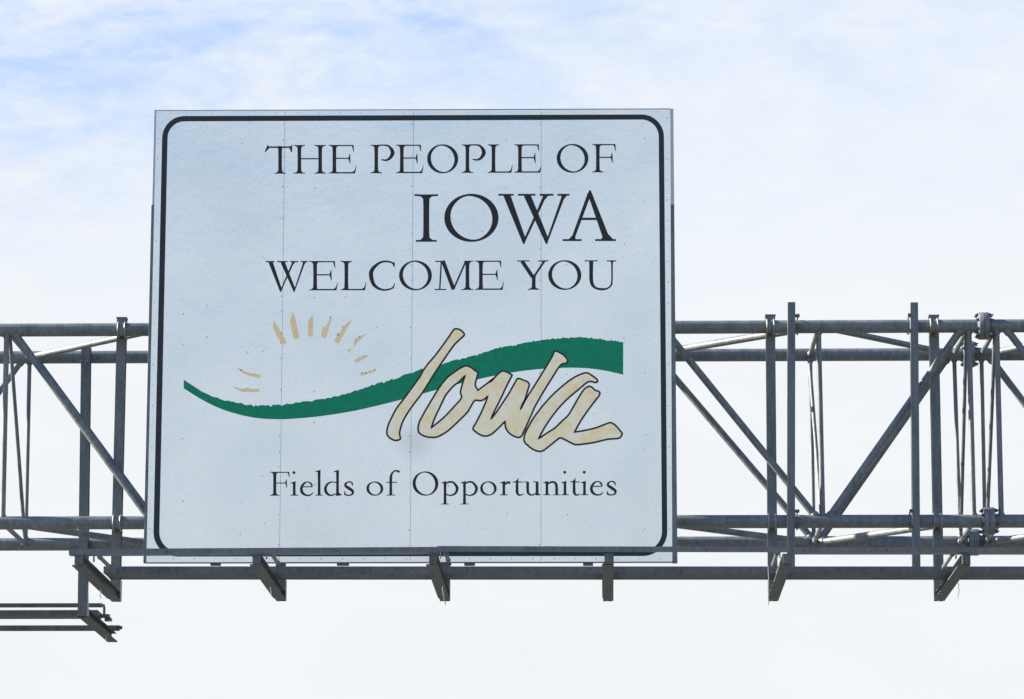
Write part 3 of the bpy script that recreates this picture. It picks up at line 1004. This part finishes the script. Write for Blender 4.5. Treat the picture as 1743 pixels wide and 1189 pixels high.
LETTERS = []
def capline(items, yl, yr, bl, br, xl=451, xr=1049):
    for ch, a, b, *ov in items:
        tt = ((a + b) / 2 - xl) / (xr - xl)
        LETTERS.append((ch, a, b, yl + (yr - yl) * tt + (ov[0] if ov else 0), bl + (br - bl) * tt + (ov[1] if len(ov) > 1 else 0), None))


capline([('T', 450.8, 498), ('H', 499.8, 554.8), ('E', 559.4, 606.6), ('P', 630.7, 670.9), ('E', 674.2, 721), ('O', 727, 780), ('P', 785.9, 826.3), ('L', 829.4, 872.7), ('E', 875.3, 921.8), ('O', 947.5, 1001.6), ('F', 1008.4, 1048)], 246.8, 244.8, 295.3, 292.8)
capline([('I', 705.4, 745.8), ('O', 756.2, 848.7), ('W', 848.3, 969.5, 0, 3), ('A', 957.6, 1048.4, -6, 0)], 331.5, 329.5, 412, 409.3)
capline([('W', 451.9, 524, 0, 1.6), ('E', 526.3, 575), ('L', 578.6, 623.6), ('C', 627.6, 672.8), ('O', 679.2, 735.2), ('M', 739.6, 805.9), ('E', 808.5, 857.8), ('Y', 880.1, 933.1), ('O', 933.1, 989.5), ('U', 995.2, 1049)], 444.2, 442.8, 494, 492.3)
LOW = [('F', 459.8, 492.7), ('i', 493.8, 507), ('e', 510.7, 533.6), ('l', 536, 549.6), ('d', 551.6, 581), ('s', 585, 603), ('o', 623.6, 652.4), ('f', 657.5, 680.8), ('O', 702.2, 746.2), ('p', 749.8, 780), ('p', 783.0, 812.9), ('o', 817.2, 845.5), ('r', 849.8, 869.3), ('t', 872.5, 891.5), ('u', 891.5, 919.9), ('n', 923.3, 953.9), ('i', 954.2, 968.3), ('t', 970, 988), ('i', 987.6, 1001.3), ('e', 1004.5, 1027), ('s', 1032, 1050)]
for ch, a, b in LOW:
    tt = ((a + b) / 2 - 460) / 590
    bl = 843.3 - .9 * tt
    LETTERS.append((ch, a, b, bl - 40.5, bl, 41.0))
for ch, a, b, y0_, y1_, HH in LETTERS:
    film('letter', letter(ch, a, b, y0_, y1_, HH), 0.0012, M['black'], sign)

# ---- border with rounded corners
def rounded(corners, rad, n=10):
    out = []
    N = len(corners)
    for i in range(N):
        p = corners[i]; a = corners[(i - 1) % N]; b = corners[(i + 1) % N]
        r = rad[i]
        def unit(q):
            l = math.hypot(q[0] - p[0], q[1] - p[1]); return ((q[0] - p[0]) / l, (q[1] - p[1]) / l)
        ua, ub = unit(a), unit(b)
        for k in range(n + 1):
            t = math.pi / 2 * k / n
            ca, cb = r * (1 - math.sin(t)), r * (1 - math.cos(t))
            out.append((p[0] + ua[0] * ca + ub[0] * cb, p[1] + ua[1] * ca + ub[1] * cb))
    return out
oc = [(276.8, 197.2), (1129.9, 194.3), (1136.2, 946), (260.4, 947)]
ic = [(285.8, 206.2), (1121.0, 203.0), (1127.0, 937), (270.6, 938)]
film('border', [(rounded(oc, [37, 38, 42, 42]), [rounded(ic, [28, 29, 33, 33])])], 0.0014, M['navy'], sign)

# ---- green swoosh
top_e = [(312.7, 645.7), (335, 660.4), (357.4, 672.9), (392.6, 683.2), (424.5, 688.3), (450, 689.3), (475.7, 688.2), (521.4, 682.6), (553, 677.6), (588, 669.7), (629.6, 656.4), (670, 644.2), (716.7, 628.3), (753, 618.5), (789.4, 609.2), (821.7, 599.8), (852, 591), (880, 586.3), (900.6, 581.8), (920.7, 578.3), (953, 575.2), (985.3, 574.0), (1017.6, 575.8), (1040, 578.6), (1060.8, 582.4)]
bot_e = [(312.7, 660.5), (328.7, 670.8), (347.8, 682), (373.4, 694.4), (399, 703), (424.5, 709.1), (450, 712.4), (480, 713.2), (500, 712.2), (530, 709.8), (560, 706), (601.3, 699.2), (640, 690.6), (682.4, 680.0), (741, 663.7), (780, 653.2), (813.6, 645.2), (842, 638.9), (870.3, 633.8), (895, 630.2), (920.7, 627.7), (953, 625.9), (977.3, 625.5), (1005.5, 627), (1033.8, 631.2), (1060.8, 637.4)]
te = catmull(top_e, False, 10); be = catmull(bot_e, False, 4)
ragged = []
for i, (x, y) in enumerate(te):
    if i == 0 or i == len(te) - 1:
        ragged.append((x, y)); continue
    if 340 < x < 1058:
        y += random.choice((0, 0, .3, -1.0, 1.1, 1.4, -.4, 2.6 if random.random() < .3 else 0))
    ragged.append((x, y))
film('swoosh', [(ragged + be[::-1], [])], 0.0010, M['green'], sign)

# ---- sun rays (traced, scale 6.01 from 380,510)
def q5(l): return [(380 + x / 6.01, 510 + y / 6.01) for x, y in l]
RAYS = [
    [(515, 208), (508, 290), (600, 465), (648, 435), (600, 345), (560, 275)],
    [(712, 118), (682, 225), (725, 402), (782, 388), (745, 225)],
    [(915, 158), (870, 212), (868, 372), (915, 374), (922, 170)],
    [(1092, 165), (1112, 178), (1098, 230), (1048, 392), (997, 375), (1022, 270), (1036, 275), (1040, 300), (1052, 262), (1072, 240)],
    [(1318, 203), (1265, 235), (1225, 275), (1185, 350), (1160, 370), (1137, 430), (1182, 448), (1235, 345), (1290, 255)],
    [(1475, 340), (1395, 375), (1350, 392), (1338, 425), (1332, 480), (1395, 412)],
    [(1298, 488), (1308, 515), (1282, 535), (1257, 510), (1280, 513)],
    [(1470, 555), (1476, 580), (1360, 645), (1340, 612), (1400, 590)],
    [(1555, 702), (1572, 722), (1520, 745), (1410, 778), (1398, 735), (1440, 748), (1500, 730)],
    [(132, 688), (180, 708), (230, 738), (300, 752), (384, 768), (376, 803), (285, 780), (215, 758), (175, 730)],
    [(88, 882), (130, 892), (205, 915), (240, 898), (300, 915), (368, 907), (370, 940), (200, 942), (140, 915)],
    [(235, 520), (262, 562), (240, 548)],
    [(425, 482), (438, 482), (438, 494), (426, 494)],
]
for rr in RAYS:
    film('sun_ray', [(q5(rr), [])], 0.0010, M['ray'], sign)
specks = MB()
for (x, y, r_) in ((590, 338, 6), (604, 356, 5), (1100, 176, 7), (1222, 276, 7), (1172, 358, 10), (1178, 350, 8), (1395, 380, 8), (1385, 590, 6), (1428, 574, 7), (1425, 748, 8), (1458, 745, 9), (1498, 728, 7), (1550, 712, 7), (182, 715, 9), (205, 925, 7), (240, 905, 5), (322, 760, 6)):
    cx_, cy_ = 380 + x / 6.01, 510 + y / 6.01
    pts = [S(cx_ + r_ / 6.01 * math.cos(k) * random.uniform(.6, 1.1), cy_ - r_ / 6.01 * math.sin(k) * random.uniform(.5, 1), .0014) for k in [j * math.pi / 3.5 for j in range(7)]]
    specks.add(pts, [tuple(range(7))])
link('dirt_specks', specks.v, specks.f, M['black'], sign, kind='stuff')

# ---- script lettering
def z6(l): return [(640 + x / 4.9545, 540 + y / 4.9545) for x, y in l]
def z7(l): return [(840 + x / 4.954, 550 + y / 4.954) for x, y in l]
SI = z6([(660, 100), (692, 98), (722, 113), (743, 138), (737, 158), (668, 222), (610, 300), (550, 388), (500, 462), (455, 533), (400, 622), (340, 703), (290, 770), (240, 850), (213, 912), (199, 975), (206, 1018), (196, 1031), (163, 1037), (128, 1024), (102, 1002), (92, 975), (99, 920), (127, 855), (172, 768), (232, 690), (302, 595), (368, 502), (397, 450), (440, 390), (500, 320), (560, 240), (620, 155)])
OW = z6([(860, 614), (840, 580), (839, 548), (855, 492), (857, 462), (838, 450), (800, 420), (760, 408), (725, 420), (665, 458), (600, 508), (540, 582), (490, 662), (430, 762), (385, 842), (362, 892), (355, 948), (367, 975), (402, 998), (450, 1010), (508, 1009), (560, 986), (620, 945), (700, 870), (770, 800), (800, 750), (827, 706), (850, 698), (880, 702), (912, 690), (942, 665), (922, 722), (885, 808), (845, 885), (818, 935), (832, 957), (880, 990), (930, 1000), (978, 981), (1030, 935), (1080, 885)]) + \
    z7([(97, 828), (103, 880), (130, 922), (170, 950), (212, 962), (238, 947), (270, 882), (310, 792), (350, 702), (400, 612), (450, 530), (500, 450), (550, 372), (580, 342), (608, 338), (626, 318), (612, 290), (590, 266), (545, 240), (515, 230), (500, 270), (470, 322), (430, 390), (380, 470), (330, 550), (290, 612), (260, 662), (228, 726), (243, 685), (268, 635), (288, 565), (302, 520), (290, 496), (250, 478), (205, 466), (180, 502), (130, 590), (70, 682), (20, 755), (-20, 806), (2, 752), (58, 640), (110, 530), (157, 438), (145, 428), (110, 409), (75, 402), (50, 417), (0, 466), (-30, 497)]) + \
    z6([(1000, 508), (935, 558)])
OWH = z6([(752, 490), (700, 542), (650, 582), (590, 652), (560, 712), (530, 775), (517, 800), (490, 862), (466, 930), (520, 888), (590, 826), (660, 750), (720, 680), (712, 632), (724, 580), (738, 530)])
SA = z7([(562, 966), (530, 987), (470, 1035), (405, 1079), (340, 1066), (292, 1031), (261, 998), (262, 942), (300, 862), (350, 780), (420, 690), (500, 602), (580, 530), (660, 468), (740, 428), (790, 418), (830, 440), (868, 468), (880, 488), (860, 499), (820, 490), (785, 501), (720, 556), (640, 622), (560, 702), (490, 790), (430, 880), (380, 973), (450, 926), (520, 880), (580, 822), (630, 775), (680, 692), (720, 622), (760, 562), (800, 532), (830, 540), (858, 564), (888, 575), (895, 602), (850, 662), (790, 742), (730, 832), (684, 917), (760, 905), (860, 882), (950, 848), (990, 838), (1030, 862), (1068, 905), (1085, 930), (1072, 958), (1045, 971), (960, 978), (860, 1002), (780, 1015), (695, 1023), (650, 1006), (600, 980)])


def outline(poly, w_, corner=42):
    """closed stroke as a chain of quads with round joints merged as one strip"""
    b = [(x, y, w_) for x, y in poly]
    # subdivide smooth runs but keep sharp corners: mitre limited
    n = len(b); L, Rr = [], []
    for i in range(n):
        a, p, c = poly[i - 1], poly[i], poly[(i + 1) % n]
        d1 = Vector((p[0] - a[0], p[1] - a[1])).normalized(); d2 = Vector((c[0] - p[0], c[1] - p[1])).normalized()
        t = (d1 + d2)
        if t.length < .3: t = d1 + d2 * .999 + Vector((.001, 0))
        t.normalize()
        nrm = Vector((-t.y, t.x))
        k = 1 / max(.55, abs(nrm.dot(Vector((-d1.y, d1.x)))))
        L.append((p[0] + nrm.x * w_ / 2 * k, p[1] + nrm.y * w_ / 2 * k)); Rr.append((p[0] - nrm.x * w_ / 2 * k, p[1] - nrm.y * w_ / 2 * k))
    return L, Rr


def script(poly, holes):
    def sm(p):
        # smooth everything except sharp corners
        out = []
        n = len(p)
        for i in range(n):
            a, b, c = Vector(p[i - 1]), Vector(p[i]), Vector(p[(i + 1) % n])
            ang = (b - a).angle(c - b, 0) if (b - a).length and (c - b).length else 0
            out.append((ang, p[i]))
        res = []
        for i in range(n):
            p0, p1, p2, p3 = p[i - 1], p[i], p[(i + 1) % n], p[(i + 2) % n]
            if out[i][0] > R(75): p0 = p1
            if out[(i + 1) % n][0] > R(75): p3 = p2
            for k in range(4):
                t = k / 4
                res.append(tuple(0.5 * ((2 * p1[j]) + (-p0[j] + p2[j]) * t + (2 * p0[j] - 5 * p1[j] + 4 * p2[j] - p3[j]) * t * t + (-p0[j] + 3 * p1[j] - 3 * p2[j] + p3[j]) * t ** 3) for j in range(2)))
        return res
    P_ = sm(poly); Hs = [sm(hh) for hh in holes]
    o = film('script_letter', [(P_, Hs)], 0.0020, M['cream'], sign)
    m = MB()
    for q in [P_] + Hs:
        L, Rr = outline(q, 3.05)
        n = len(L)
        v = [S(x, y, .0025) for x, y in L] + [S(x, y, .0025) for x, y in Rr]
        m.add(v, [(i, (i + 1) % n, n + (i + 1) % n, n + i) for i in range(n)])
    link('outline', m.v, m.f, M['black'], o)


script(SI, []); script(OW, [OWH]); script(SA, [])

# ---- rivets
rv = MB()
def rivet(px, py, r=.0075):
    c = S(px, py, 0)
    v = [c + Vector((math.cos(k * math.pi / 3) * r, -.0002, math.sin(k * math.pi / 3) * r)) for k in range(6)]
    v += [c + Vector((math.cos(k * math.pi / 3) * r * .6, -.0034, math.sin(k * math.pi / 3) * r * .6)) for k in range(6)]
    rv.add(v, [(k, (k + 1) % 6, 6 + (k + 1) % 6, 6 + k) for k in range(6)] + [(6, 7, 8, 9, 10, 11)])
for i, (a, b) in enumerate(seams[1:4]):
    y = 212
    while y < 930:
        x = a + (b - a) * (y - 187) / 770
        if random.random() < (.85 if i < 2 else .6):
            rivet(x - 2.4 + random.uniform(-.3, .3), y + random.uniform(-1, 1), random.uniform(.004, .0075))
        y += 26.5
for y in range(200, 950, 35):
    t_ = (y - 187) / 770
    rivet(270.5 - 17 * t_ + random.uniform(-.4, .4), y, random.uniform(.004, .006))
    rivet(1135.5 + 5 * t_ + random.uniform(-.4, .4), y, random.uniform(.004, .007))
    if y < 340: rivet(264.3 - 17 * t_, y + 8, .006); rivet(1143.5 + 5 * t_, y + 8, .006)
for x in range(290, 1130, 36):
    rivet(x, 192.5 - (x - 290) * .0033, random.uniform(.003, .0055)); rivet(x + 5, 950.5, random.uniform(.005, .0075))
for cx_ in (312, 350, 410, 448, 535, 590, 642, 762, 820, 862, 965, 1010, 1062, 1098):
    y = 225 + random.uniform(0, 20)
    while y < 925:
        if random.random() < .42:
            rivet(cx_ + random.uniform(-2, 2), y, random.uniform(.0035, .0075))
        y += random.choice((26.5, 53, 53, 80))
rv.build('rivets', M['rivet'], sign, kind='stuff')
